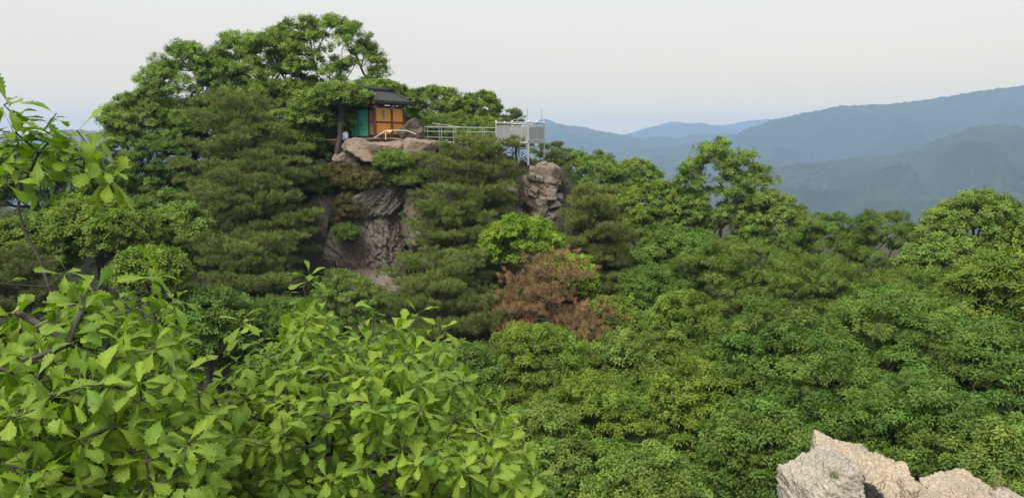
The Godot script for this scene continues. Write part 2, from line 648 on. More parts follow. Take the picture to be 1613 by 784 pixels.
# ---------------------------------------------------------------- the oaks in front, leaf by leaf
func oak_leaf(l: float, w: float, droop: float, fold: float, curl: float, seed_: int) -> ArrayMesh:
	var r := RandomNumberGenerator.new()
	r.seed = seed_
	var b := Builder.new()
	var st := 15
	var wave := r.randf() * TAU
	for i in st + 1:
		var t := float(i) / st
		var body := pow(sin(PI * pow(t, 1.35) * 0.985 + 0.02), 0.8) * (0.30 + 0.75 * t)
		if t < 0.08: body = 0.05
		var lobe := r.randf_range(0.86, 1.08) if i % 2 == 1 else r.randf_range(0.56, 0.80)
		if i == st: body = 0.0
		var y := -droop * l * t * t
		var z := l * (t - 0.16 * droop * t * t)
		b.v.append(Vector3(0, y, z))
		b.uv.append(Vector2(0.5, t))
		for s in [-1.0, 1.0]:
			var ww := w * 0.5 * body * lobe * r.randf_range(0.93, 1.07)
			var fwd := l * 0.024 * (r.randf_range(0.5, 1.3) if i % 2 == 1 else -0.3) + ww * 0.26
			var lift := ww * fold + sin(t * 9.0 + wave + s) * ww * curl
			b.v.append(Vector3(s * ww, y + lift, z + (fwd if i < st else 0.0)))
			b.uv.append(Vector2(0.5 + s * 0.5 * clampf(ww / (w * 0.5), 0, 1), clampf(t + 0.06, 0, 1)))
	for i in st:
		var a := i * 3
		b.tri(a, a + 1, a + 3); b.tri(a + 1, a + 4, a + 3)
		b.tri(a, a + 3, a + 2); b.tri(a + 2, a + 3, a + 5)
	# leaf stalk
	b.v.append(Vector3(-0.0018, 0.0, -0.012)); b.v.append(Vector3(0.0018, 0.0, -0.012)); b.v.append(Vector3(0.0, 0.003, 0.02))
	for k in 3: b.uv.append(Vector2(0.5, 0.1))
	var f := b.v.size() - 3
	b.tri(f, f + 1, f + 2)
	b.smooth()
	return b.mesh()


func leaf_picture() -> ImageTexture:      # the blade: pale midrib and side veins on slightly mottled green
	var im := Image.create(128, 256, false, Image.FORMAT_RGB8)
	for y in 256:
		for x in 128:
			var u := absf(x / 127.0 - 0.5) * 2.0
			var t := y / 255.0
			var c := 0.80 + 0.16 * nz.get_noise_2d(x * 2.2, y * 1.4)
			var vein := absf(fposmod((t - u * 0.20) * 9.0, 1.0) - 0.5) * 2.0
			var k := clampf((vein - 0.88) * 7.0, 0, 1) * (1.0 - u * 0.6) * 0.5
			k = maxf(k, clampf(1.0 - u * 18.0, 0, 1) * 0.8)
			var sear := clampf((nz2.get_noise_2d(x * 2.0 + 300.0, y * 2.0) - 0.28) * 5.0, 0, 0.55)    # yellowing flecks
			im.set_pixel(x, y, Color(c, c, c).lerp(Color(1.0, 0.86, 0.6), sear).lerp(Color(1.0, 1.0, 0.95), k))
	return ImageTexture.create_from_image(im)


func span(line: Array, x: float) -> float:
	for k in line.size() - 1:
		if x <= line[k + 1][0]:
			return lerpf(line[k][1], line[k + 1][1], clampf((x - line[k][0]) / (line[k + 1][0] - line[k][0]), 0, 1))
	return line[-1][1]


func near_oak(label: String, stems: Array, line: Array, d0: float, thick: float, n: int, extra: Array, size: float, seed_: int) -> void:
	var r := RandomNumberGenerator.new()
	r.seed = seed_
	var base: Vector3 = stems[0]
	var o := thing("oak_tree", label, "tree", base)
	var ends := []          # [place, outward, leaf count]
	var x0: float = line[0][0]
	var x1: float = line[-1][0]
	for i in n:
		var x := r.randf_range(x0, x1)
		var s := r.randf_range(-1, 1)
		var top := span(line, x) + 150.0 * s * s
		var y := top + 24.0 + pow(r.randf(), 1.25) * maxf(40.0, 840.0 - top)
		var p := at(x, y, d0 + s * thick) - base
		ends.append([p, r.randi_range(5, 8), 1.0])
	for e: Array in extra:
		ends.append([at(e[0], e[1], e[2]) - base, e[3], e[4]])
	var targets := []
	for e in ends: targets.append(e[0])
	var stem := PackedVector3Array()
	for s: Vector3 in stems: stem.append(s - base)
	var lim := limbs(stem, targets, 0.0020, 0.36, 0.06, r, 6)
	part("trunk", (lim[0] as Builder).mesh(), M.twig, o)
	var pos: Array[Vector3] = lim[1]
	var par: Array[int] = lim[2]
	var leaves := []
	var heart: Vector3 = stem[stem.size() - 1]
	for e in ends:
		var p: Vector3 = e[0]
		var k := pos.find(p)
		var dir := (p - pos[par[k]]).normalized() if k > 0 else Vector3.UP
		dir = (dir + Vector3(0, 0.55, 0) + (p - heart).normalized() * 0.3).normalized()
		var young := r.randf()
		var cnt: int = e[1]
		for i in cnt:
			var a := i * 2.4 + r.randf_range(-.3, .3)
			var fr := frame(dir, 0.0, 1.0)
			var tilt := lerpf(-0.25, 0.85, float(i) / cnt) + r.randf_range(-.25, .25)
			var along := fr.x * cos(a) * cos(tilt) + fr.z * sin(a) * cos(tilt) + fr.y * sin(tilt)
			along = (along + Vector3(0, -0.12, 0)).normalized()
			var up := (Vector3.UP + dir * 0.5 + Vector3(r.randfn(), r.randfn(), r.randfn()) * 0.28).normalized()
			var side := up.cross(along).normalized()
			var sc: float = size * e[2] * r.randf_range(0.62, 1.12)
			var bs := Basis(side, along.cross(side), along).scaled_local(Vector3(sc, sc, sc))
			var pp := p - dir * 0.05 * (1.0 - float(i) / cnt) + along * 0.012
			leaves.append([Transform3D(bs, pp), r.randi_range(0, 9), young * 0.6 + r.randf() * 0.4 , (base + pp).length() - 0.9 * sc - 0.35 * (pp.y)])
	leaves.sort_custom(func(a, b): return a[3] < b[3])
	var rest := []
	for k in 10: rest.append([[], PackedColorArray()])
	for i in leaves.size():
		var q: Array = leaves[i]
		if i < 300:
			part("leaf", SP.oak_leaf[q[1]], SP.oak_mat[clampi(int(q[2] * 5.0), 0, 4)], o, q[0])
		else:
			var c: Color = oak_tone(q[2])
			var v := r.randf_range(0.9, 1.1)
			rest[q[1]][0].append(q[0])
			rest[q[1]][1].append(Color(c.r * v, c.g * v, c.b * v))
	for k in 10:
		var f := swarm("foliage", SP.oak_leaf[k], SP.oak_mat_any, o, rest[k][0], rest[k][1])
		f.set_meta("kind", "stuff")


func oak_tone(k: float) -> Color:
	return Color(0.175, 0.345, 0.058).lerp(Color(0.415, 0.590, 0.064), k)


# ---------------------------------------------------------------- the shrine
func slope(u: float) -> Vector2:      # the roof's section: 0 on the ridge, 1 at the eave
	return Vector2(u * 1.66, 2.2 + 0.72 * (1.0 - u) - 0.07 * sin(PI * u) + 0.02 * u * u)


func shrine() -> void:
	var corner := at(590.5, 217.5, 49.5)
	var o := thing("shrine_hut", "small wooden shrine with teal door, orange panels and dark tiled roof on the cliff top", "shrine", corner)
	o.rotation.y = deg_to_rad(52.0)
	var L := 2.45
	var W := 2.35
	var Hh := 1.92
	block(o, "sill", Vector3(L / 2, 0.05, -0.03), Vector3(L + 0.16, 0.16, 0.16), M.dark_wood)
	block(o, "sill", Vector3(0.03, 0.051, -W / 2), Vector3(0.16, 0.158, W - 0.18), M.dark_wood)
	block(o, "wall", Vector3(L / 2 + 0.03, Hh / 2 + 0.1, -W / 2 - 0.03), Vector3(L - 0.14, Hh, W - 0.14), M.dark_wood)
	for p in [[0, 0, .105], [1.42, 0, .085], [L, 0, .085], [0, -W, .095], [L, -W, .085]]:
		var c := bar(o, "column", Vector3(p[0], 0.0, p[1]), Vector3(p[0], Hh + 0.16, p[1]), p[2], M.red, 14)
		block(c, "bracket", Vector3(p[0], Hh - 0.02, p[1]), Vector3(0.26, 0.17, 0.26), M.grey_cap)
	# orange bays: an upper and a lower panel between rails
	for bay in [[0.11, 1.33], [1.51, L - 0.09]]:
		var a: float = bay[0]
		var e: float = bay[1]
		var mid := (a + e) / 2
		block(o, "rail", Vector3(mid, 0.98, 0.0), Vector3(e - a, 0.10, 0.09), M.red)
		block(o, "rail", Vector3(mid, 0.19, 0.0), Vector3(e - a, 0.13, 0.09), M.red)
		block(o, "rail", Vector3(mid, Hh + 0.0, 0.0), Vector3(e - a, 0.13, 0.09), M.dark_wood)
		var up := block(o, "panel", Vector3(mid, 1.475, 0.0), Vector3(e - a - 0.02, 0.86, 0.05), M.orange)
		var lo := block(o, "panel", Vector3(mid, 0.59, 0.0), Vector3(e - a - 0.02, 0.66, 0.05), M.orange)
		var k := 5
		for q in k:
			var x := lerpf(-(e - a) / 2 + 0.1, (e - a) / 2 - 0.1, float(q) / (k - 1))
			block(lo, "batten", Vector3(x, 0, 0.030), Vector3(0.05, 0.6, 0.016), M.orange)
		block(up, "batten", Vector3(0, 0, 0.030), Vector3(0.06, 0.84, 0.016), M.orange)
	var sign := block(o, "name_board", Vector3(0.70, 1.48, 0.06), Vector3(0.12, 0.56, 0.03), M.grey_cap)
	# gable side: door of two leaves, with a narrow ochre field beside it
	for q in [[-0.94, 0], [-1.72, 1]]:
		var z: float = q[0]
		var dr := block(o, "door", Vector3(-0.02, 0.96, z), Vector3(0.05, 1.62, 0.765), M.teal)
		for y in [-0.755, 0.05, 0.755]:
			block(dr, "rail", Vector3(-0.032, y, 0), Vector3(0.022, 0.11, 0.745), M.teal)
		for zz in [-0.345, 0.345]:
			block(dr, "stile", Vector3(-0.031, 0, zz), Vector3(0.02, 1.4, 0.07), M.teal)
		block(dr, "stile", Vector3(-0.031, -0.36, 0.0), Vector3(0.018, 0.7, 0.05), M.teal)
		block(dr, "handle", Vector3(-0.055, -0.10, 0.27 if q[1] else -0.27), Vector3(0.03, 0.05, 0.22), M.dark_wood)
	block(o, "door_frame", Vector3(-0.01, 1.0, -0.50), Vector3(0.12, 1.75, 0.09), M.dark_wood)
	block(o, "door_frame", Vector3(-0.01, 1.0, -2.155), Vector3(0.12, 1.75, 0.09), M.dark_wood)
	block(o, "lintel", Vector3(-0.012, 1.86, -W / 2), Vector3(0.12, 0.15, W - 0.2), M.dark_wood)
	for y in [0.58, 1.36]:
		block(o, "panel", Vector3(-0.005, y, -0.285), Vector3(0.05, 0.72, 0.30), M.ochre)
	block(o, "rail", Vector3(-0.008, 0.97, -0.285), Vector3(0.08, 0.07, 0.31), M.red)
	block(o, "beam", Vector3(L / 2, Hh + 0.2, 0.0), Vector3(L + 0.55, 0.14, 0.15), M.red)
	block(o, "beam", Vector3(L / 2, Hh + 0.2, -W), Vector3(L + 0.55, 0.14, 0.15), M.red)
	# gable boards
	var e0 := 0.58
	var eave := Hh + 0.28
	var rise := 0.72
	var g := Builder.new()
	for x in [0.0, L]:
		var f := g.v.size()
		var gv := [Vector3(x, Hh + 0.27, 0.05), Vector3(x, Hh + 0.27, -W - 0.05), Vector3(x, eave + rise - 0.1, -W / 2)]
		for p in gv: g.v.append(p)
		g.tri(f, f + 1, f + 2)
	part("gable_wall", g.mesh(), M.red, o)
	var roof := Node3D.new()
	roof.name = "roof"
	o.add_child(roof)
	var x0 := -0.42
	var x1 := L + 0.42
	var deck := Builder.new()
	for s in [-1.0, 1.0]:
		var f := deck.v.size()
		for i in 11:
			var q: Vector2 = slope(i / 10.0)
			for yy in [0.0, -0.09]:
				for x in [x0 + 0.03, x1 - 0.03]:
					deck.v.append(Vector3(x, q.y + yy, -W / 2 + s * q.x))
		for i in 10:
			var a := f + i * 4
			deck.tri(a, a + 1, a + 4); deck.tri(a + 1, a + 5, a + 4)
			deck.tri(a + 2, a + 6, a + 3); deck.tri(a + 3, a + 6, a + 7)
			deck.tri(a, a + 4, a + 2); deck.tri(a + 2, a + 4, a + 6)
			deck.tri(a + 1, a + 3, a + 5); deck.tri(a + 3, a + 7, a + 5)
		var z := f + 40
		deck.tri(z, z + 1, z + 2); deck.tri(z + 1, z + 3, z + 2)
	part("roof_deck", deck.mesh(), M.dark_wood, roof)
	var row := Builder.new()
	var cap := Builder.new()
	var pts := PackedVector3Array()
	var rad := PackedFloat32Array()
	for i in 11:
		var q: Vector2 = slope(i / 10.0 * 1.02)
		pts.append(Vector3(0, q.y + 0.035, q.x)); rad.append(0.072 + 0.006 * (i % 2))
	row.tube(pts, rad, 10, true)
	var rm := row.mesh()
	var nrow := 17
	for s in [1.0, -1.0]:
		for i in nrow:
			var x := lerpf(x0 + 0.08, x1 - 0.08, float(i) / (nrow - 1))
			part("tile_row", rm, M.tile, roof, Transform3D(Basis(Vector3(1, 0, 0), Vector3.UP, Vector3(0, 0, s)), Vector3(x, 0, -W / 2)))
		# rafters under the eave
		for i in 12:
			var x := lerpf(x0 + 0.12, x1 - 0.12, float(i) / 11)
			var q0: Vector2 = slope(0.7)
			var q1: Vector2 = slope(0.985)
			bar(roof, "rafter", Vector3(x, q0.y - 0.16, -W / 2 + s * q0.x), Vector3(x, q1.y - 0.13, -W / 2 + s * q1.x), 0.035, M.red, 6)
		for x in [x0 + 0.1, x1 - 0.1]:                # ridges that run down the gable edges
			var d := Builder.new()
			var dp := PackedVector3Array()
			var dr := PackedFloat32Array()
			for i in 9:
				var q: Vector2 = slope(i / 8.0 * 0.86)
				dp.append(Vector3(x, q.y + 0.13, -W / 2 + s * q.x)); dr.append(0.10)
			dp.append(dp[8] + Vector3(0, 0.16, s * 0.07)); dr.append(0.075)
			d.tube(dp, dr, 8, true)
			part("descending_ridge", d.mesh(), M.tile, roof)
			var bp := PackedVector3Array()              # barge board
			var bb := Builder.new()
			for i in 10:
				var q: Vector2 = slope(i / 10.0)
				var q2: Vector2 = slope((i + 1) / 10.0)
				var a := Vector3(0, q.y - 0.12, s * q.x)
				var b := Vector3(0, q2.y - 0.12, s * q2.x)
				var dirv := (b - a).normalized()
				bb.box(Transform3D(Basis(Vector3(1, 0, 0), dirv.cross(Vector3(1, 0, 0)), dirv), (a + b) / 2), Vector3(0.05, 0.2, (b - a).length() + 0.02))
			part("barge_board", bb.mesh(), M.red, roof, Transform3D(Basis(), Vector3(x0 - 0.01 if x < 0.5 else x1 + 0.01, 0, -W / 2)))
	var rb := Builder.new()
	var rp := PackedVector3Array()
	var rr := PackedFloat32Array()
	for i in 13:
		var u := i / 12.0
		rp.append(Vector3(lerpf(x0 - 0.02, x1 + 0.02, u), eave + rise + 0.16 + 0.10 * pow(absf(u - 0.5) * 2.0, 3.0), -W / 2)); rr.append(0.13)
	rb.tube(rp, rr, 8, true)
	part("ridge", rb.mesh(), M.tile, roof)
	for x in [x0, x1]:
		block(roof, "ridge_end", Vector3(x, eave + rise + 0.32, -W / 2), Vector3(0.10, 0.30, 0.20), M.tile)


# ---------------------------------------------------------------- deck, walkway and rails
func lookout() -> void:
	var corner := at(832.5, 222.5, 49.0)
	var o := thing("lookout_deck", "grey steel lookout deck with panelled railing standing on tall legs over the rock", "deck", corner)
	var yaw := deg_to_rad(25.0)
	o.rotation.y = PI + yaw * -1.0                    # local x runs along the front, away from the corner; local z runs back
	o.rotation.y = 0.0
	var A := Vector3(-cos(yaw), 0, -sin(yaw))
	var B := Vector3(sin(yaw), 0, -cos(yaw))
	var la := 2.2
	var lb := 2.45
	var turnA := Basis(-A, Vector3.UP, (-A).cross(Vector3.UP))
	var turnB := Basis(B, Vector3.UP, B.cross(Vector3.UP))
	block(o, "floor_plate", (A * la + B * lb) / 2, Vector3(la, 0.05, lb), M.steel, turnA)
	for e in [[A * la / 2 , turnA, la], [A * la / 2 + B * lb, turnA, la], [B * lb / 2, turnB, lb - 0.14], [B * lb / 2 + A * la, turnB, lb - 0.14]]:
		block(o, "floor_beam", e[0] + Vector3(0, -0.04, 0), Vector3(e[2], 0.16, 0.10), M.steel, e[1])
	var spots := [Vector3.ZERO, A * la, B * lb, A * la + B * lb, A * la * 0.5, B * lb * 0.5, A * la * 0.5 + B * lb, A * la + B * lb * 0.5]
	for k in spots.size():
		var s: Vector3 = spots[k]
		var post := bar(o, "post", s + Vector3(0, 0.04, 0), s + Vector3(0, 1.17, 0), 0.045 if k < 4 else 0.035, M.steel)
		var ball := SphereMesh.new()
		ball.radius = 0.06
		ball.height = 0.12
		ball.radial_segments = 12
		ball.rings = 6
		part("cap", ball, M.white, post, Transform3D(Basis(), s + Vector3(0, 1.21, 0)))
	for side in [[Vector3.ZERO, A * la], [Vector3.ZERO, B * lb], [A * la, A * la + B * lb], [B * lb, A * la + B * lb]]:
		var a: Vector3 = side[0]
		var z: Vector3 = side[1]
		bar(o, "top_rail", a + Vector3(0, 1.14, 0), z + Vector3(0, 1.14, 0), 0.038, M.steel)
		bar(o, "middle_rail", a + Vector3(0, 0.92, 0), z + Vector3(0, 0.92, 0), 0.028, M.steel)
		bar(o, "bottom_rail", a + Vector3(0, 0.09, 0), z + Vector3(0, 0.09, 0), 0.03, M.steel)
		var dir := (z - a).normalized()
		var len := (z - a).length()
		var turn := Basis(dir, Vector3.UP, dir.cross(Vector3.UP))
		var cuts := [0.0, 0.5, 1.0]
		for i in 2:
			var u0: float = cuts[i]
			var u1: float = cuts[i + 1]
			var mid := a.lerp(z, (u0 + u1) / 2)
			var pw := len * (u1 - u0) - 0.14
			var pn := block(o, "panel", mid + Vector3(0, 0.505, 0), Vector3(pw, 0.72, 0.012), M.acrylic, turn)
			for x in ([-0.5, -0.12, 0.16, 0.32, 0.5] if i == 0 else [-0.5, 0.0, 0.5]):
				block(pn, "stile", Vector3(x * pw, 0, 0), Vector3(0.035, 0.74, 0.03), M.steel)
	for e in [[Vector3.ZERO, 1.45], [B * lb, 1.75], [A * la, 1.6], [A * la + B * lb, 1.6], [A * la * 0.5 + B * lb * 0.4, 1.4]]:
		var s: Vector3 = e[0]
		var lg := bar(o, "leg", s + Vector3(0, -0.1, 0), s + Vector3(0, -e[1], 0), 0.065, M.steel, 10)
		for q in [A, B]:
			var inw: Vector3 = q if s.dot(q) < 0.5 else -q
			bar(lg, "brace", s + Vector3(0, -0.42, 0), s + inw * 0.26 + Vector3(0, -0.10, 0), 0.028, M.steel, 6)
	block(o, "notice_plate", B * lb * 0.48 + Vector3(0.02, -0.19, 0.05), Vector3(0.32, 0.15, 0.02), M.white, turnB)
	for s in [A * 0.12 + B * 0.10, B * lb * 0.86 + A * 0.05]:
		bar(o, "rod", s + Vector3(0, 0.0, 0), s + Vector3(0, 2.02, 0), 0.022, M.steel, 6)

	# walkway from the shrine rock to the deck
	var w0 := at(669, 222, 51.0)
	var w1 := at(783, 223.5, 50.6)
	var wk := thing("walkway", "grey steel walkway with pipe railings leading from the shrine rock to the lookout deck", "walkway", w0)
	var along := w1 - w0
	var across := Vector3(-along.z, 0, along.x).normalized() * -0.9
	if across.z > 0: across = -across
	var dirw := along.normalized()
	block(wk, "walk_plate", along / 2 + across / 2 + Vector3(0, -0.05, 0), Vector3(along.length(), 0.08, 0.9), M.steel, Basis(dirw, Vector3.UP, dirw.cross(Vector3.UP)))
	for s in [Vector3.ZERO, across]:
		for k in 6:
			var p: Vector3 = along * (k / 5.0) + s
			bar(wk, "post", p + Vector3(0, -0.5, 0), p + Vector3(0, 0.92, 0), 0.018, M.steel)
		for y in [0.90, 0.62, 0.25]:
			bar(wk, "rail", s + Vector3(0, y, 0), along + s + Vector3(0, y, 0), 0.014, M.steel)
	bar(wk, "rail", across + Vector3(0.3, 1.15, 0), across + along * 0.45 + Vector3(0, 0.93, 0), 0.02, M.steel)
	# pipe handrail on the rock before the shrine
	var h0 := at(588, 219, 48.4)
	var hr := thing("handrail", "thin white pipe handrail on the rock in front of the shrine", "handrail", h0)
	var hp := PackedVector3Array()
	for q in [[588, 218, 48.4], [607, 205.5, 48.3], [622, 205, 48.4], [640, 205.5, 48.6], [655, 211, 48.7]]:
		hp.append(at(q[0], q[1], q[2]) - h0)
	var hb := Builder.new()
	hb.tube(hp, PackedFloat32Array([.017, .017, .017, .017, .017]), 8, true)
	part("rail", hb.mesh(), M.white, hr)
	bar(hr, "post", hp[1], hp[1] + Vector3(0, -0.55, 0), 0.018, M.white)
	bar(hr, "post", hp[4], hp[4] + Vector3(0, -0.75, 0), 0.018, M.dark_wood)
	bar(hr, "post", hp[4] + Vector3(-0.12, 0.05, 0), hp[4] + Vector3(-0.12, -0.7, 0), 0.014, M.dark_wood)
	block(hr, "notice_plate", at(613, 206, 48.25) - h0, Vector3(0.26, 0.10, 0.02), M.white)


func _ready() -> void:
	# camera
	var cam := Camera3D.new()
	cam.name = "camera"
	cam.rotation.x = -pitch
	cam.fov = rad_to_deg(2.0 * atan(392.0 / F))
	cam.near = 0.05
	cam.far = 30000.0
	add_child(cam)
	cam.current = true
	# sky: an even overcast with faint streaks
	nz.seed = 4
	nz.noise_type = FastNoiseLite.TYPE_SIMPLEX_SMOOTH
	nz.frequency = 0.05
	nz.fractal_octaves = 4
	nz2.seed = 11
	nz2.noise_type = FastNoiseLite.TYPE_SIMPLEX_SMOOTH
	nz2.frequency = 0.05
	nz2.fractal_octaves = 3
	calm.seed = 15
	calm.noise_type = FastNoiseLite.TYPE_SIMPLEX_SMOOTH
	calm.frequency = 0.05
	calm.fractal_octaves = 2
	cells.seed = 6
	cells.noise_type = FastNoiseLite.TYPE_CELLULAR
	cells.cellular_return_type = FastNoiseLite.RETURN_CELL_VALUE
	cells.frequency = 0.05
	var env := Environment.new()
	env.background_mode = Environment.BG_SKY
	env.tonemap_mode = Environment.TONE_MAPPER_LINEAR
	env.tonemap_exposure = 1.95
	var sky := Sky.new()
	var pano := PanoramaSkyMaterial.new()
	pano.panorama = sky_picture()
	sky.sky_material = pano
	env.sky = sky
	env.fog_enabled = true
	env.fog_density = FOG
	env.fog_light_color = lin(0.43, 0.65, 1.0)
	env.sdfgi_enabled = true
	env.ssao_enabled = true
	env.ssil_enabled = true
	var we := WorldEnvironment.new()
	we.name = "environment"
	we.environment = env
	add_child(we)
	var sun := DirectionalLight3D.new()
	sun.name = "sun"
	sun.light_energy = 0.88
	sun.light_angular_distance = 45.0
	sun.light_color = Color(1.0, 0.97, 0.92)
	sun.shadow_enabled = true
	sun.rotation_degrees = Vector3(-48, -30, 0)
	add_child(sun)

	materials()
	build_control()
	make_ground()
	make_hills()
	make_cliff()
	shrine()
	lookout()
	make_trees()
	make_near_oaks()
	make_near_rock()


const FOG := 0.00023


func sky_picture() -> ImageTexture:
	var w := 1024
	var h := 512
	var im := Image.create(w, h, false, Image.FORMAT_RGBF)
	for y in h:
		var el := (0.5 - (y + 0.5) / h) * PI
		var up := maxf(sin(el), 0.0)
		var low := exp(-maxf(el, 0.0) / 0.075)
		for x in w:
			var az := TAU * x / w
			# streaks of thin cloud, long along the horizon
			var q := Vector3(cos(az), sin(az), 0) * 14.0
			var s := nz.get_noise_3d(q.x, q.y, el * 150.0) * 0.075 + nz2.get_noise_3d(q.x * 3.0, q.y * 3.0, el * 420.0) * 0.02
			var l := 0.375 * (1.0 + 1.0 * up) * (1.0 + s)
			im.set_pixel(x, y, Color(l * (1.0 + 1.4 * low), l * (1.0 + 0.74 * low), l * (1.0 - 0.34 * low)))
	return ImageTexture.create_from_image(im)



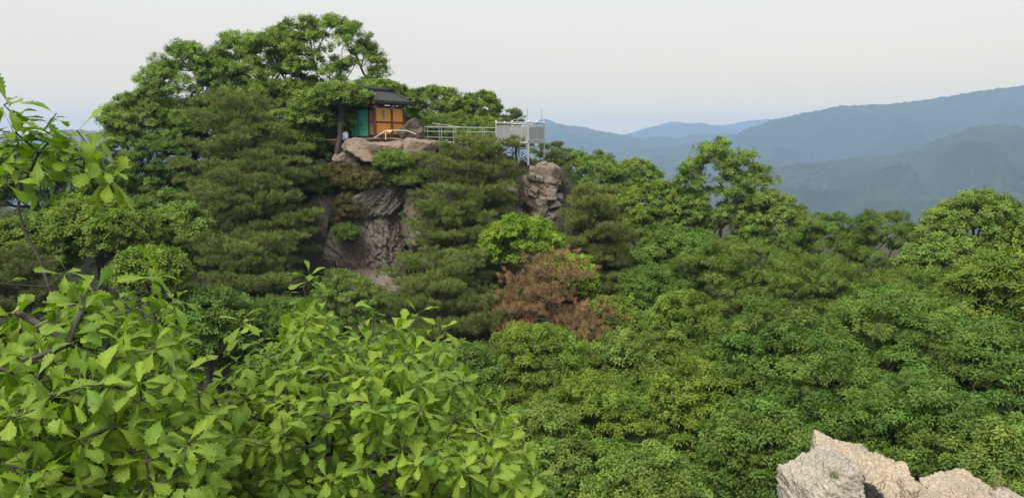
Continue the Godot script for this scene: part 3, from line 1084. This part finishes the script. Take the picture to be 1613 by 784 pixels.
var TREES := [
	# kind, px, top, w, h, distance, height, tint, density, label, group
	# on the hilltop behind the shrine
	["oak", 498, 26, 215, 170, 55.0, 9.0, 0, 0.68, "tallest green oak of the hilltop, its crown reaching over the shrine roof", ""],
	["oak", 398, 46, 170, 170, 57.0, 8.5, 0, 0.62, "open crowned hilltop oak with bare limbs showing against the sky", ""],
	["oak", 300, 68, 170, 180, 56.0, 8.0, 0, 0.66, "broad hilltop oak with spreading limbs above the crooked pine", ""],
	["oak", 225, 146, 125, 110, 55.0, 6.0, 0, 0.65, "low outermost oak of the hilltop leaning out over the blue gap", ""],
	["oak", 440, 128, 190, 110, 54.0, 5.5, 0, 1.0, "broad leafy tree filling the space below the tallest hilltop oak", "hilltop understorey trees"],
	["oak", 340, 150, 150, 120, 54.5, 5.0, 3, 1.0, "lower leafy tree between the open crowned oak and the crooked pine", "hilltop understorey trees"],
	["oak", 505, 140, 95, 80, 50.0, 4.2, 0, 0.9, "slim tree a little way off from the shrine, beside the nearer slim trunk", "slim trees beside the shrine"],
	["oak", 535, 130, 84, 42, 48.6, 4.2, 0, 0.8, "slim tree with a pale straight trunk beside the shrine", "slim trees beside the shrine"],
	["oak", 596, 126, 84, 34, 53.0, 4.4, 0, 0.55, "leafy tree rising over the shrine's tiled roof from behind", ""],
	["oak", 470, 190, 110, 60, 51.0, 2.6, 0, 1.0, "bushy green tree at the edge of the hilltop left of the slim trunks", ""],
	["oak", 676, 136, 105, 62, 58.0, 4.5, 0, 0.5, "round leafy tree behind the boulder next to the shrine", ""],
	["oak", 755, 142, 66, 60, 58.0, 4.0, 1, 0.36, "thin yellow green tree with bare twigs behind the walkway", ""],
	["small", 712, 176, 70, 30, 57.0, 2.2, 0, 0.9, "low green bush behind the middle of the walkway railing", "bushes behind the walkway"],
	["small", 690, 180, 60, 34, 55.5, 2.0, 0, 0.9, "green bush behind the shrine end of the walkway railing", "bushes behind the walkway"],
	["small", 762, 184, 64, 36, 55.5, 2.2, 0, 0.9, "green bush behind the deck end of the walkway railing", "bushes behind the walkway"],
	["small", 640, 168, 50, 40, 57.0, 3.0, 0, 0.9, "green bush rising behind the dark boulder beside the shrine", "bushes behind the walkway"],
	["pine", 808, 174, 66, 60, 58.0, 4.0, 0, 1.0, "flat topped pine peeping over the lookout deck railing", ""],
	["pine", 868, 228, 90, 90, 56.0, 5.0, 0, 1.0, "dark pine crowded behind the lookout deck legs", ""],
	# on the slope left of the cliff
	["pine", 186, 178, 80, 150, 62.0, 8.0, 7, 0.55, "thin dark pine standing against the blue hill", ""],
	["oak", 240, 218, 100, 110, 52.0, 6.0, 3, 0.9, "dark green tree right beside the blue gap", ""],
	["oak", 255, 300, 110, 90, 48.0, 6.0, 3, 0.9, "tree low in the hollow below the blue gap", ""],
	["oak", 70, 226, 190, 120, 47.0, 8.0, 3, 0.9, "dull green tree behind the oak branch with lichened bark", ""],
	["oak", 150, 308, 170, 110, 38.0, 8.0, 1, 1.0, "bright yellow green domed tree below the thin dark pine", ""],
	["oak", 35, 345, 150, 100, 37.0, 8.0, 1, 1.0, "yellow green tree behind the lichened oak limb", ""],
	["oak", 285, 322, 100, 110, 41.0, 7.0, 0, 0.95, "fresh green young tree tucked in beside the big crooked pine", ""],
	["oak", 235, 392, 110, 70, 33.0, 7.0, 1, 1.0, "yellow green treetop just above the lobed oak leaves", ""],
	["pine", 30, 400, 150, 110, 33.0, 7.0, 7, 1.0, "dark pine under the lichened oak limb", ""],
	["oak", 320, 455, 150, 120, 34.0, 7.0, 3, 1.0, "green tree below the big crooked pine", ""],
	["small", 440, 470, 170, 100, 36.0, 6.0, 3, 1.0, "small leaved treetop behind the leader of the oak", ""],
	# pines before the cliff
	["pine", 375, 158, 200, 190, 46.0, 11.5, 0, 0.9, "tall crooked pine with layered olive foliage next to the cliff", ""],
	["pine", 402, 262, 205, 170, 43.5, 10.0, 0, 0.9, "wide spreading pine in front of the tall crooked one", ""],
	["pine", 380, 385, 240, 120, 40.0, 8.0, 0, 1.0, "low pine with a dark twisted trunk under the crooked pines", ""],
	["pine", 738, 219, 200, 170, 46.5, 11.0, 8, 0.9, "wide layered pine growing below the walkway", ""],
	["pine", 708, 300, 150, 160, 43.5, 10.0, 0, 0.95, "dense pine rising in front of the stained cliff face", ""],
	["pine", 688, 412, 215, 150, 40.0, 8.5, 0, 0.95, "broad pine at the foot of the cliff", ""],
	["pine", 930, 302, 160, 190, 45.5, 9.0, 8, 1.0, "dull green pine beside the rock pillar", ""],
	["pine", 790, 470, 150, 90, 38.5, 6.0, 7, 1.0, "dark pine squeezed behind the brown dead one", ""],
	["dead", 868, 404, 165, 130, 37.0, 7.0, 9, 1.0, "dead pine with rust brown needles among the green trees", ""],
	["dead", 935, 478, 90, 55, 35.0, 5.0, 9, 0.9, "small dead pine with rust brown needles beside the large one", ""],
	["oak", 823, 340, 120, 85, 42.0, 7.0, 5, 0.42, "bright lime green young tree above the dead pine", ""],
	["oak", 890, 398, 95, 80, 40.5, 6.0, 5, 0.7, "lime green sapling half hidden behind the dead pine", ""],
	["small", 545, 428, 120, 90, 41.0, 5.5, 0, 1.0, "small leaved green bush at the foot of the cliff", ""],
	["oak", 965, 470, 80, 70, 36.0, 6.0, 1, 0.9, "yellow green sapling beside the dead pines", ""],
	# ridge right of the cliff
	["oak", 925, 242, 120, 110, 58.0, 7.5, 0, 0.9, "green tree behind the rock pillar", ""],
	["oak", 1003, 252, 76, 70, 60.0, 7.0, 0, 0.6, "thin topped tree standing up from the ridge beside the rock pillar", ""],
	["oak", 1030, 290, 140, 120, 54.0, 8.0, 1, 0.95, "rounded yellow green tree on the ridge behind the dull pine", ""],
	["oak", 1142, 222, 150, 200, 52.0, 9.5, 0, 0.65, "tall pointed green tree rising above the ridge before the blue hills", ""],
	["oak", 1215, 300, 110, 130, 50.0, 8.0, 0, 0.9, "shoulder high green tree leaning on the tall pointed one", ""],
	["oak", 1075, 362, 150, 110, 45.0, 8.0, 3, 1.0, "deep green tree in the hollow below the tall pointed tree", ""],
	["droop", 1030, 418, 120, 110, 41.0, 8.0, 3, 1.0, "deep green leafy tree beside the dull pine", ""],
	["small", 1160, 378, 210, 160, 40.0, 9.0, 2, 1.0, "wide olive green tree in the middle of the wood", ""],
	["small", 1300, 336, 150, 150, 43.0, 9.0, 2, 1.0, "olive green round topped tree standing next to the tall pointed tree's shoulder", "olive round topped trees"],
	["small", 1392, 334, 150, 160, 42.0, 9.0, 2, 1.0, "olive green round topped tree standing next to the highest end tree", "olive round topped trees"],
	["small", 1270, 400, 210, 130, 38.0, 9.0, 2, 1.0, "olive green tree below the round topped skyline trees", ""],
	["oak", 1545, 304, 150, 130, 40.0, 9.0, 0, 0.85, "highest green tree at the wood's far end before the blue hills", ""],
	["oak", 1625, 340, 150, 150, 38.0, 9.0, 0, 0.9, "green tree beyond the highest one at the wood's end", ""],
	["oak", 1485, 375, 130, 120, 38.5, 8.0, 0, 0.9, "green tree filling the dip between the skyline trees", ""],
	["oak", 1590, 400, 170, 140, 34.0, 9.0, 1, 0.9, "light green tree with long loose sprays below the highest tree", ""],
	["small", 1430, 420, 170, 110, 35.0, 8.0, 2, 1.0, "olive treetop behind the large drooping leaved trees", ""],
	# the wood in the hollow
	["droop", 1080, 462, 140, 130, 34.0, 8.0, 1, 1.0, "yellow green tree beside the hollow's dark gap", ""],
	["droop", 1225, 482, 230, 170, 28.0, 9.0, 4, 1.0, "wide blue green tree with tiered drooping sprays", ""],
	["droop", 1420, 458, 260, 180, 29.0, 9.0, 4, 1.0, "largest tiered tree with drooping leaves behind the pale rock", ""],
	["droop", 1580, 512, 210, 190, 26.0, 9.0, 4, 1.0, "tiered drooping leaved tree rising behind the low end of the pale rock", ""],
	["droop", 1450, 592, 240, 150, 23.0, 8.0, 4, 0.95, "deep green tree whose sprays hang right behind the pale rock", ""],
	["droop", 1190, 632, 170, 130, 22.0, 8.0, 4, 0.9, "fresh green leafy tree standing next to the pale rock's tall side", ""],
	["droop", 1320, 560, 200, 130, 26.0, 8.5, 4, 0.95, "leafy tree between the tiered trees and the pale rock", ""],
	["droop", 1610, 660, 140, 120, 19.0, 7.0, 0, 0.9, "leafy tree behind the dry grass of the pale rock", ""],
	["droop", 845, 512, 200, 130, 32.0, 8.0, 1, 1.0, "yellow green domed tree below the dead pine", ""],
	["droop", 985, 522, 140, 120, 33.0, 8.0, 0, 1.0, "green tree between the domed tree and the wood's dark gap", ""],
	["droop", 1090, 572, 190, 160, 27.0, 8.0, 1, 0.95, "yellow green tree with bare twigs hanging below it", ""],
	["droop", 940, 596, 220, 150, 27.0, 8.5, 1, 1.0, "wide yellow green tree in the middle of the hollow", ""],
	["droop", 850, 640, 170, 150, 25.0, 8.0, 0, 0.9, "green tree right behind the tips of the lobed oak leaves", ""],
	["droop", 1020, 712, 190, 120, 21.0, 7.0, 0, 0.95, "low green treetop nearest the bottom of the hollow", ""],
	["droop", 730, 540, 140, 130, 31.0, 8.0, 3, 1.0, "green tree behind the large lobed oak", ""],
	["droop", 600, 520, 200, 130, 33.0, 8.0, 3, 1.0, "treetop half hidden behind the oak's upper sprays", ""],
	["droop", 800, 740, 190, 120, 20.0, 7.0, 3, 0.95, "low tree under the oak's outer leaves", ""],
]
var PINE_TINT := {0: Color(.138, .178, .044), 7: Color(.112, .138, .040), 8: Color(.150, .182, .044), 9: Color(.25, .160, .082)}


func build_control() -> void:
	for t: Array in TREES:
		var p := at(t[1], t[2], t[5])
		control.append(Vector3(p.x, p.y - t[6], p.z))
	for q in [[600, 222, 51.5], [620, 222, 52.0], [560, 224, 52.0], [640, 222, 52.5], [700, 226, 52.5], [760, 232, 52.0], [800, 245, 52.0], [850, 262, 51.0], [600, 470, 45.5], [540, 470, 45.5], [860, 345, 48.0], [500, 440, 48.2], [550, 450, 48.4], [600, 455, 48.4], [650, 455, 48.6], [700, 440, 48.8], [750, 430, 49.0], [800, 400, 49.2], [570, 440, 49.6], [620, 440, 49.6], [680, 420, 49.9], [740, 400, 50.1]]:
		control.append(at(q[0], q[1], q[2]))
	control.append(Vector3(0, -1.7, 0))
	control.append(Vector3(0, -2.0, 3))
	control.append(Vector3(-3, -2.2, 0))
	control.append(Vector3(3, -2.2, 0))
	control.append(Vector3(-1.5, -4.0, -4.2))
	control.append(Vector3(-3.0, -3.6, -3.4))
	control.append(Vector3(1.0, -5.0, -5.0))
	control.append(Vector3(3.3, -5.2, -7.2))
	control.append(Vector3(0, -9.5, -13))
	control.append(Vector3(8, -9.5, -13))
	control.append(Vector3(-8, -9.0, -13))
	for a in 8:
		control.append(Vector3(sin(a * TAU / 8) * 60, -16, cos(a * TAU / 8) * 60 + 15))


func make_hills() -> void:
	hill("hill", "forested blue grey hill with spurs nearest beyond the wood", [[1060, 330], [1130, 290], [1200, 266], [1276, 256], [1323, 251], [1380, 246], [1441, 237], [1489, 215], [1536, 199], [1575, 196], [1613, 200], [1700, 190], [1800, 205], [1900, 260]], 1700, 1100, -150, 95, 3.2, 360, 200, 3)
	hill("hill", "long blue hill rising behind the nearest spurs", [[800, 275], [880, 252], [930, 244], [992, 238], [1050, 231], [1110, 222], [1157, 211], [1181, 201], [1228, 186], [1275, 176], [1330, 166], [1400, 164], [1440, 159], [1490, 152], [1530, 145], [1575, 139], [1613, 135], [1700, 120], [1800, 150], [1950, 240]], 2900, 1700, -180, 130, 4.0, 330, 120, 5)
	hill("hill", "pale blue hill running behind the lookout deck", [[600, 240], [700, 225], [790, 212], [840, 202], [880, 197], [912, 199], [950, 207], [980, 212], [1010, 218], [1040, 215], [1070, 217], [1090, 212], [1140, 210], [1190, 214], [1260, 225], [1360, 250]], 3700, 1600, -180, 120, 4.0, 300, 80, 8)
	hill("hill", "pale peak showing through the lookout deck rods", [[740, 225], [800, 208], [835, 196], [858, 187], [880, 194], [900, 199], [940, 215], [1000, 235]], 4300, 1300, -180, 90, 4.0, 160, 50, 12)
	hill("hill", "faint far hill on the horizon", [[930, 230], [985, 211], [1030, 200], [1060, 197], [1085, 194], [1103, 193], [1130, 198], [1165, 206], [1210, 215], [1290, 235]], 5500, 1300, -200, 60, 3.0, 170, 40, 14)
	hill("hill", "faintest farthest hill on the horizon", [[960, 225], [1020, 201], [1060, 191], [1100, 196], [1140, 197], [1180, 190], [1215, 187], [1260, 200], [1330, 225]], 6400, 1300, -200, 50, 3.0, 170, 40, 15)
	hill("hill", "blue hill behind the hilltop trees", [[-500, 230], [-300, 215], [-150, 222], [-40, 208], [40, 214], [110, 203], [170, 208], [225, 204], [300, 212], [420, 206], [560, 214], [700, 232]], 3000, 1700, -180, 130, 4.0, 330, 100, 21)


func make_cliff() -> void:
	var c := Node3D.new()
	c.name = "cliff"
	add_child(c)
	c.set_meta("kind", "structure")
	c.set_meta("label", "weathered grey cliff with rust stains below the shrine")
	var grey := [Color(.27, .245, .205), Color(.37, .325, .27), Color(.19, .175, .15)]
	var tan := [Color(.36, .28, .215), Color(.45, .345, .25), Color(.24, .195, .155)]
	var rows := [
		# px, py, distance, size, turn (degrees), tone, stain, seed, res
		[588, 372, 50.3, Vector3(2.75, 3.6, 2.1), Vector3(0, 6, 3), grey, 0.5, 5, 170],
		[600, 308, 49.3, Vector3(2.0, 1.2, 1.7), Vector3(0, 10, 38), grey, 0.0, 3, 90],
		[512, 345, 50.2, Vector3(0.95, 2.7, 1.5), Vector3(0, -15, -10), grey, 0.1, 7, 90],
		[640, 285, 50.3, Vector3(2.2, 1.6, 1.9), Vector3(0, 12, 20), grey, 0.0, 11, 70],
		[560, 290, 50.6, Vector3(2.4, 1.9, 1.8), Vector3(0, 0, 10), grey, 0.0, 13, 70],
		[690, 345, 50.2, Vector3(2.6, 2.6, 2.0), Vector3(0, 20, 8), grey, 0.3, 15, 70],
		[770, 330, 50.6, Vector3(2.4, 2.6, 2.0), Vector3(0, 10, 3), grey, 0.2, 17, 60],
		[590, 475, 48.6, Vector3(3.4, 2.0, 2.0), Vector3(0, 4, 4), grey, 0.2, 19, 60],
		# ledge under the shrine
		[575, 236, 49.4, Vector3(1.5, 0.62, 1.6), Vector3(0, 20, -5), tan, 0.15, 21, 64],
		[617, 234, 49.2, Vector3(1.25, 0.60, 1.5), Vector3(0, -10, -8), tan, 0.1, 23, 64],
		[655, 236, 49.5, Vector3(1.15, 0.70, 1.4), Vector3(0, 15, -16), tan, 0.1, 25, 64],
		[600, 226, 51.2, Vector3(2.7, 0.36, 2.6), Vector3(0, 52, 0), tan, 0.1, 27, 50],
		[660, 226, 51.6, Vector3(1.5, 0.38, 1.6), Vector3(0, 10, -4), tan, 0.1, 29, 50],
		[648, 256, 49.3, Vector3(0.95, 0.36, 1.2), Vector3(0, 10, -14), grey, 0.0, 31, 50],
		[545, 246, 50.0, Vector3(0.9, 0.5, 1.2), Vector3(0, 0, 10), tan, 0.0, 33, 50],
	]
	for q: Array in rows:
		var turn := Basis.from_euler(Vector3(deg_to_rad(q[4].x), deg_to_rad(q[4].y), deg_to_rad(q[4].z)))
		var bed := Vector3(1.0, 0.35, 0.2) if q[7] == 5 or q[7] == 7 else Vector3(-0.45, 1.0, 0.25)   # joints stand upright in the main face
		part("rock_face", rock_mesh(q[3], 9, q[7], q[8], bed, 0.42, q[5], q[6]), M.rock, c, Transform3D(turn, at(q[0], q[1], q[2])))
	# boulder beside the shrine
	var bp := at(647, 207, 50.2)
	var bo := thing("boulder", "dark wedge shaped boulder leaning beside the shrine wall", "boulder", bp)
	part("slab", rock_mesh(Vector3(0.86, 0.62, 0.9), 10, 41, 56, Vector3(-0.6, 1, 0), 0.4, [Color(.15, .115, .095), Color(.21, .165, .13), Color(.11, .095, .08)]), M.rock, bo, Transform3D(Basis(Vector3.BACK, deg_to_rad(30)), Vector3.ZERO))
	part("slab", rock_mesh(Vector3(0.5, 0.40, 0.7), 10, 43, 44, Vector3(-0.6, 1, 0), 0.4, [Color(.15, .115, .095), Color(.21, .165, .13), Color(.11, .095, .08)]), M.rock, bo, Transform3D(Basis(Vector3.BACK, deg_to_rad(24)), Vector3(0.45, -0.15, 0.35)))
	# pillar under the deck, a heap of knobbly stones
	var pc := at(852, 304, 49.6)
	var po := thing("rock_pillar", "knobbly pale rock pillar carrying the lookout deck legs", "rock", pc)
	part("core", rock_mesh(Vector3(1.05, 1.75, 1.1), 8, 51, 90, Vector3(0.5, 1, 0), 0.5, tan, 0.05), M.rock, po)
	var kinds := []
	for k in 4: kinds.append(rock_mesh(Vector3(0.25, 0.18, 0.24), 3, 60 + k, 18, Vector3(0, 1, 0), 0.18, [tan[0] if k % 2 else Color(.30, .25, .21), Color(.42, .35, .28), Color(.22, .185, .15)]))
	var r := RandomNumberGenerator.new()
	r.seed = 77
	for i in 80:
		var y := r.randf_range(-1.75, 1.75)
		var a := r.randf() * TAU
		var k := 0.92 * pow(maxf(0.05, 1.0 - pow(absf(y) / 1.95, 3.0)), 0.5)
		var s := r.randf_range(0.7, 1.45)
		part("stone", kinds[i % 4], M.rock, po, Transform3D(Basis.from_euler(Vector3(r.randf_range(-.5, .5), r.randf() * TAU, r.randf_range(-.5, .5))).scaled(Vector3(s, s, s)), Vector3(cos(a) * k * 1.0 + 0.10, y, sin(a) * k * 1.1)))


func make_trees() -> void:
	SP.oak = spray(11, 0.18, 0.092, 0.35, 0.14, 2)
	SP.droop = spray(15, 0.138, 0.056, 0.7, 0.13, 3)
	SP.small = spray(15, 0.125, 0.064, 0.4, 0.2, 4)
	SP.tuft = tuft(36, 0.17, 0.016, 0.12, 5)
	var k := 0
	for t: Array in TREES:
		k += 1
		if t[0] == "pine" or t[0] == "dead":
			pine(t[9], t[10], t[1], t[2], t[3], t[4], t[5], t[6], PINE_TINT[t[7]], t[8], k, t[0] == "dead")
		else:
			broadleaf("leafy_tree", t[9], t[10], "tree", t[1], t[2], t[3], t[4] * (1.4 if t[0] != "oak" else 1.0), t[5], t[6], t[7], t[8], t[0], k)
	# low plants that cover the forest floor
	var r := RandomNumberGenerator.new()
	r.seed = 909
	var where := []
	var tints := PackedColorArray()
	for i in 9000:
		var d := r.randf_range(10.0, 60.0)
		var p := at(r.randf_range(-80, 1700), 400, d)
		p.y = ground_y(p.x, p.z) + r.randf_range(0.0, 0.7) * r.randf()
		where.append(Transform3D(frame(Vector3(r.randfn() * 0.4, 1, r.randfn() * 0.4), r.randf() * TAU, r.randf_range(1.0, 2.0)), p))
		var k2 := r.randf_range(0.7, 1.2)
		tints.append(Color(.075 * k2, .115 * k2, .026 * k2))
	var ug := swarm("undergrowth", SP.oak, M.leaf, self, where, tints)
	ug.set_meta("kind", "stuff")
	ug.set_meta("label", "low green undergrowth on the forest floor")
	ug.set_meta("category", "undergrowth")
	# shrubs on the cliff's bench
	for q in [[618, 236, 56, 34, 47.6, 0, "bright green shrub on the rock ledge below the shrine"], [575, 262, 80, 40, 48.2, 6, "brownish scrub on the bench of the cliff"], [530, 258, 70, 44, 48.8, 6, "brownish scrub at the cliff's left shoulder, beside the slim trunks"], [640, 262, 60, 34, 48.0, 2, "olive shrub below the shrine ledge next to the wide pine"], [552, 300, 44, 50, 48.0, 6, "dry scrub hanging in the dark cleft of the cliff"], [545, 352, 36, 26, 47.4, 3, "small dark shrub in the cliff's crack"], [500, 262, 60, 50, 49.0, 1, "yellow green shrub under the slim trees"]]:
		broadleaf("shrub", q[6], "shrubs on the cliff", "shrub", q[0], q[1], q[2], q[3], q[4], q[3] * q[4] / F * 1.05, q[5], 0.9, "small", 200 + int(q[0]), false)


func make_near_oaks() -> void:
	SP.oak_leaf = []
	for k in 10:
		SP.oak_leaf.append(oak_leaf(0.17, [0.118, 0.105, 0.125, 0.11, 0.098][k % 5], [0.18, 0.3, 0.45, 0.1, 0.38, 0.55][k % 6], [0.12, 0.28, 0.08, 0.2, 0.34, 0.15, 0.05][k % 7], [0.12, 0.2, 0.25, 0.15, 0.1, 0.3][k % 6], 90 + k))
	var pic := leaf_picture()
	SP.oak_mat = []
	for k in 6:
		var m := leaf_material(lin(0.62, 0.82, 0.10), 0.46)
		m.metallic_specular = 0.3
		m.vertex_color_use_as_albedo = k == 5
		m.albedo_texture = pic
		if k < 5:
			m.albedo_color = oak_tone((k + 0.5) / 5.0).linear_to_srgb()
			SP.oak_mat.append(m)
		else:
			SP.oak_mat_any = m
	near_oak("spreading oak bush with bright lobed leaves and an upright leader shoot",
		[at(500, 1000, 4.3), at(495, 880, 4.25), at(490, 790, 4.2), at(480, 700, 4.15), at(485, 620, 4.1)],
		[[325, 590], [345, 560], [380, 530], [410, 500], [450, 468], [485, 450], [520, 470], [560, 490], [600, 492], [650, 488], [690, 495], [715, 540], [745, 580], [790, 610], [820, 640], [845, 690], [850, 720]],
		4.15, 0.85, 860,
		[[487, 430, 3.9, 8, 1.1], [478, 455, 3.95, 7, 1.1], [382, 500, 3.8, 6, 1.0], [372, 520, 3.85, 5, 1.0], [590, 485, 3.9, 5, 0.9], [660, 490, 3.9, 6, 1.0], [700, 515, 3.95, 6, 1.0], [825, 700, 3.9, 6, 1.0], [840, 730, 4.0, 6, 1.0], [800, 660, 4.0, 6, 1.0]], 0.57, 301)
	near_oak("oak with a bare lichened limb and large lobed leaves reaching up to the sky",
		[at(190, 900, 3.5), at(160, 760, 3.4), at(140, 640, 3.35), at(122, 545, 3.3), at(112, 510, 3.25), at(76, 452, 3.2), at(62, 410, 3.2), at(38, 366, 3.2), at(28, 330, 3.2), at(30, 290, 3.2)],
		[[-90, 500], [-40, 480], [20, 468], [90, 450], [140, 420], [180, 440], [240, 425], [290, 450], [305, 500], [315, 560], [345, 600]],
		3.45, 0.75, 620,
		[[68, 205, 3.1, 7, 1.0], [88, 178, 3.1, 5, 0.8], [100, 232, 3.1, 7, 1.1], [135, 225, 3.15, 6, 1.1], [20, 180, 3.0, 6, 1.0], [5, 165, 3.0, 6, 0.95], [-10, 250, 3.0, 6, 1.1], [35, 235, 3.2, 6, 1.0], [165, 272, 3.1, 7, 1.1], [185, 262, 3.1, 5, 1.0], [130, 265, 3.15, 5, 1.0], [10, 290, 2.95, 5, 1.0], [250, 425, 3.1, 7, 1.1], [105, 425, 3.1, 6, 1.0], [280, 470, 3.1, 7, 1.1], [-20, 445, 3.1, 4, 1.0], [120, 205, 3.1, 6, 1.3], [60, 240, 3.05, 6, 1.3], [150, 240, 3.1, 6, 1.3], [85, 215, 3.15, 6, 1.3], [25, 210, 3.05, 6, 1.3], [-5, 205, 3.0, 6, 1.3], [180, 285, 3.1, 6, 1.3], [110, 255, 3.1, 5, 1.3], [45, 275, 3.15, 5, 1.2], [15, 160, 3.0, 6, 1.25]], 0.61, 302)


func make_near_rock() -> void:
	var pale := [Color(.46, .40, .31), Color(.58, .50, .38), Color(.30, .255, .205)]
	var grey := [Color(.42, .39, .335), Color(.52, .48, .41), Color(.27, .25, .22)]
	var o := thing("rock_outcrop", "pale weathered rock outcrop with a black streak below the viewpoint", "rock", at(1390, 900, 7.2))
	var rows := [
		[1294, 814, 7.0, Vector3(0.27, 0.48, 0.40), Vector3(4, 16, 4), grey, 71, 150],
		[1357, 806, 7.35, Vector3(0.45, 0.42, 0.46), Vector3(4, -10, -22), pale, 73, 190],
		[1336, 820, 6.85, Vector3(0.14, 0.25, 0.22), Vector3(0, 20, 6), grey, 75, 110],
		[1420, 828, 7.2, Vector3(0.17, 0.28, 0.3), Vector3(0, 0, -20), pale, 77, 120],
		[1427, 786, 7.15, Vector3(0.085, 0.17, 0.12), Vector3(0, 10, -12), pale, 79, 60],
		[1458, 820, 7.15, Vector3(0.14, 0.26, 0.2), Vector3(0, 10, 10), pale, 81, 70],
		[1500, 814, 7.2, Vector3(0.30, 0.30, 0.3), Vector3(0, 8, -10), pale, 83, 130],
		[1556, 826, 7.2, Vector3(0.26, 0.25, 0.26), Vector3(0, 0, -20), pale, 85, 90],
		[1604, 812, 7.0, Vector3(0.16, 0.20, 0.18), Vector3(0, 30, 0), grey, 87, 60],
		[1354, 878, 7.1, Vector3(0.60, 0.5, 0.5), Vector3(0, 0, 0), grey, 89, 90],
		[1488, 898, 7.2, Vector3(0.75, 0.4, 0.5), Vector3(0, 0, 0), pale, 91, 90],
	]
	for q: Array in rows:
		var turn := Basis.from_euler(Vector3(deg_to_rad(q[4].x), deg_to_rad(q[4].y), deg_to_rad(q[4].z)))
		part("block", rock_mesh(q[3], 5, q[6], q[7], Vector3(0.55, 1, 0.35), 0.36, q[5], 0.10 if q[5] == pale else 0.0, turn, q[6] == 73, 0.5), M.near_rock, o, Transform3D(turn, at(q[0], q[1], q[2]) - o.position))
	for q in [[1316, 752, 6.74, 40, 0.10, Color(.16, .19, .03), "small green grass tuft in a crack of the pale rock"], [1572, 786, 7.1, 46, 0.30, Color(.24, .20, .10), "dry straw coloured grass tuft at the low end of the pale rock"]]:
		var r := RandomNumberGenerator.new()
		r.seed = int(q[0])
		var g := thing("grass_tuft", q[6], "grass", at(q[0], q[1], q[2]))
		var b := Builder.new()
		for i in q[3]:
			var a := r.randf() * TAU
			var foot := Vector3(cos(a), 0, sin(a)) * r.randf() * 0.05
			var l: float = q[4] * r.randf_range(0.5, 1.1)
			var lean := Vector3(cos(a), 0, sin(a)) * l * r.randf_range(0.1, 0.7)
			var side := Vector3(-sin(a), 0, cos(a)) * 0.0025
			var f := b.v.size()
			for u in [0.0, 0.5, 1.0]:
				var p: Vector3 = foot + Vector3(0, l * u, 0) + lean * u * u
				var wd: float = 1.0 - u * 0.9
				b.v.append(p - side * wd); b.v.append(p + side * wd)
				for e in 2: b.c.append(q[5] * r.randf_range(0.8, 1.2))
			for u in 2:
				b.tri(f + u * 2, f + u * 2 + 1, f + u * 2 + 2); b.tri(f + u * 2 + 1, f + u * 2 + 3, f + u * 2 + 2)
		part("blades", b.mesh(), M.leaf, g).set_meta("kind", "stuff")
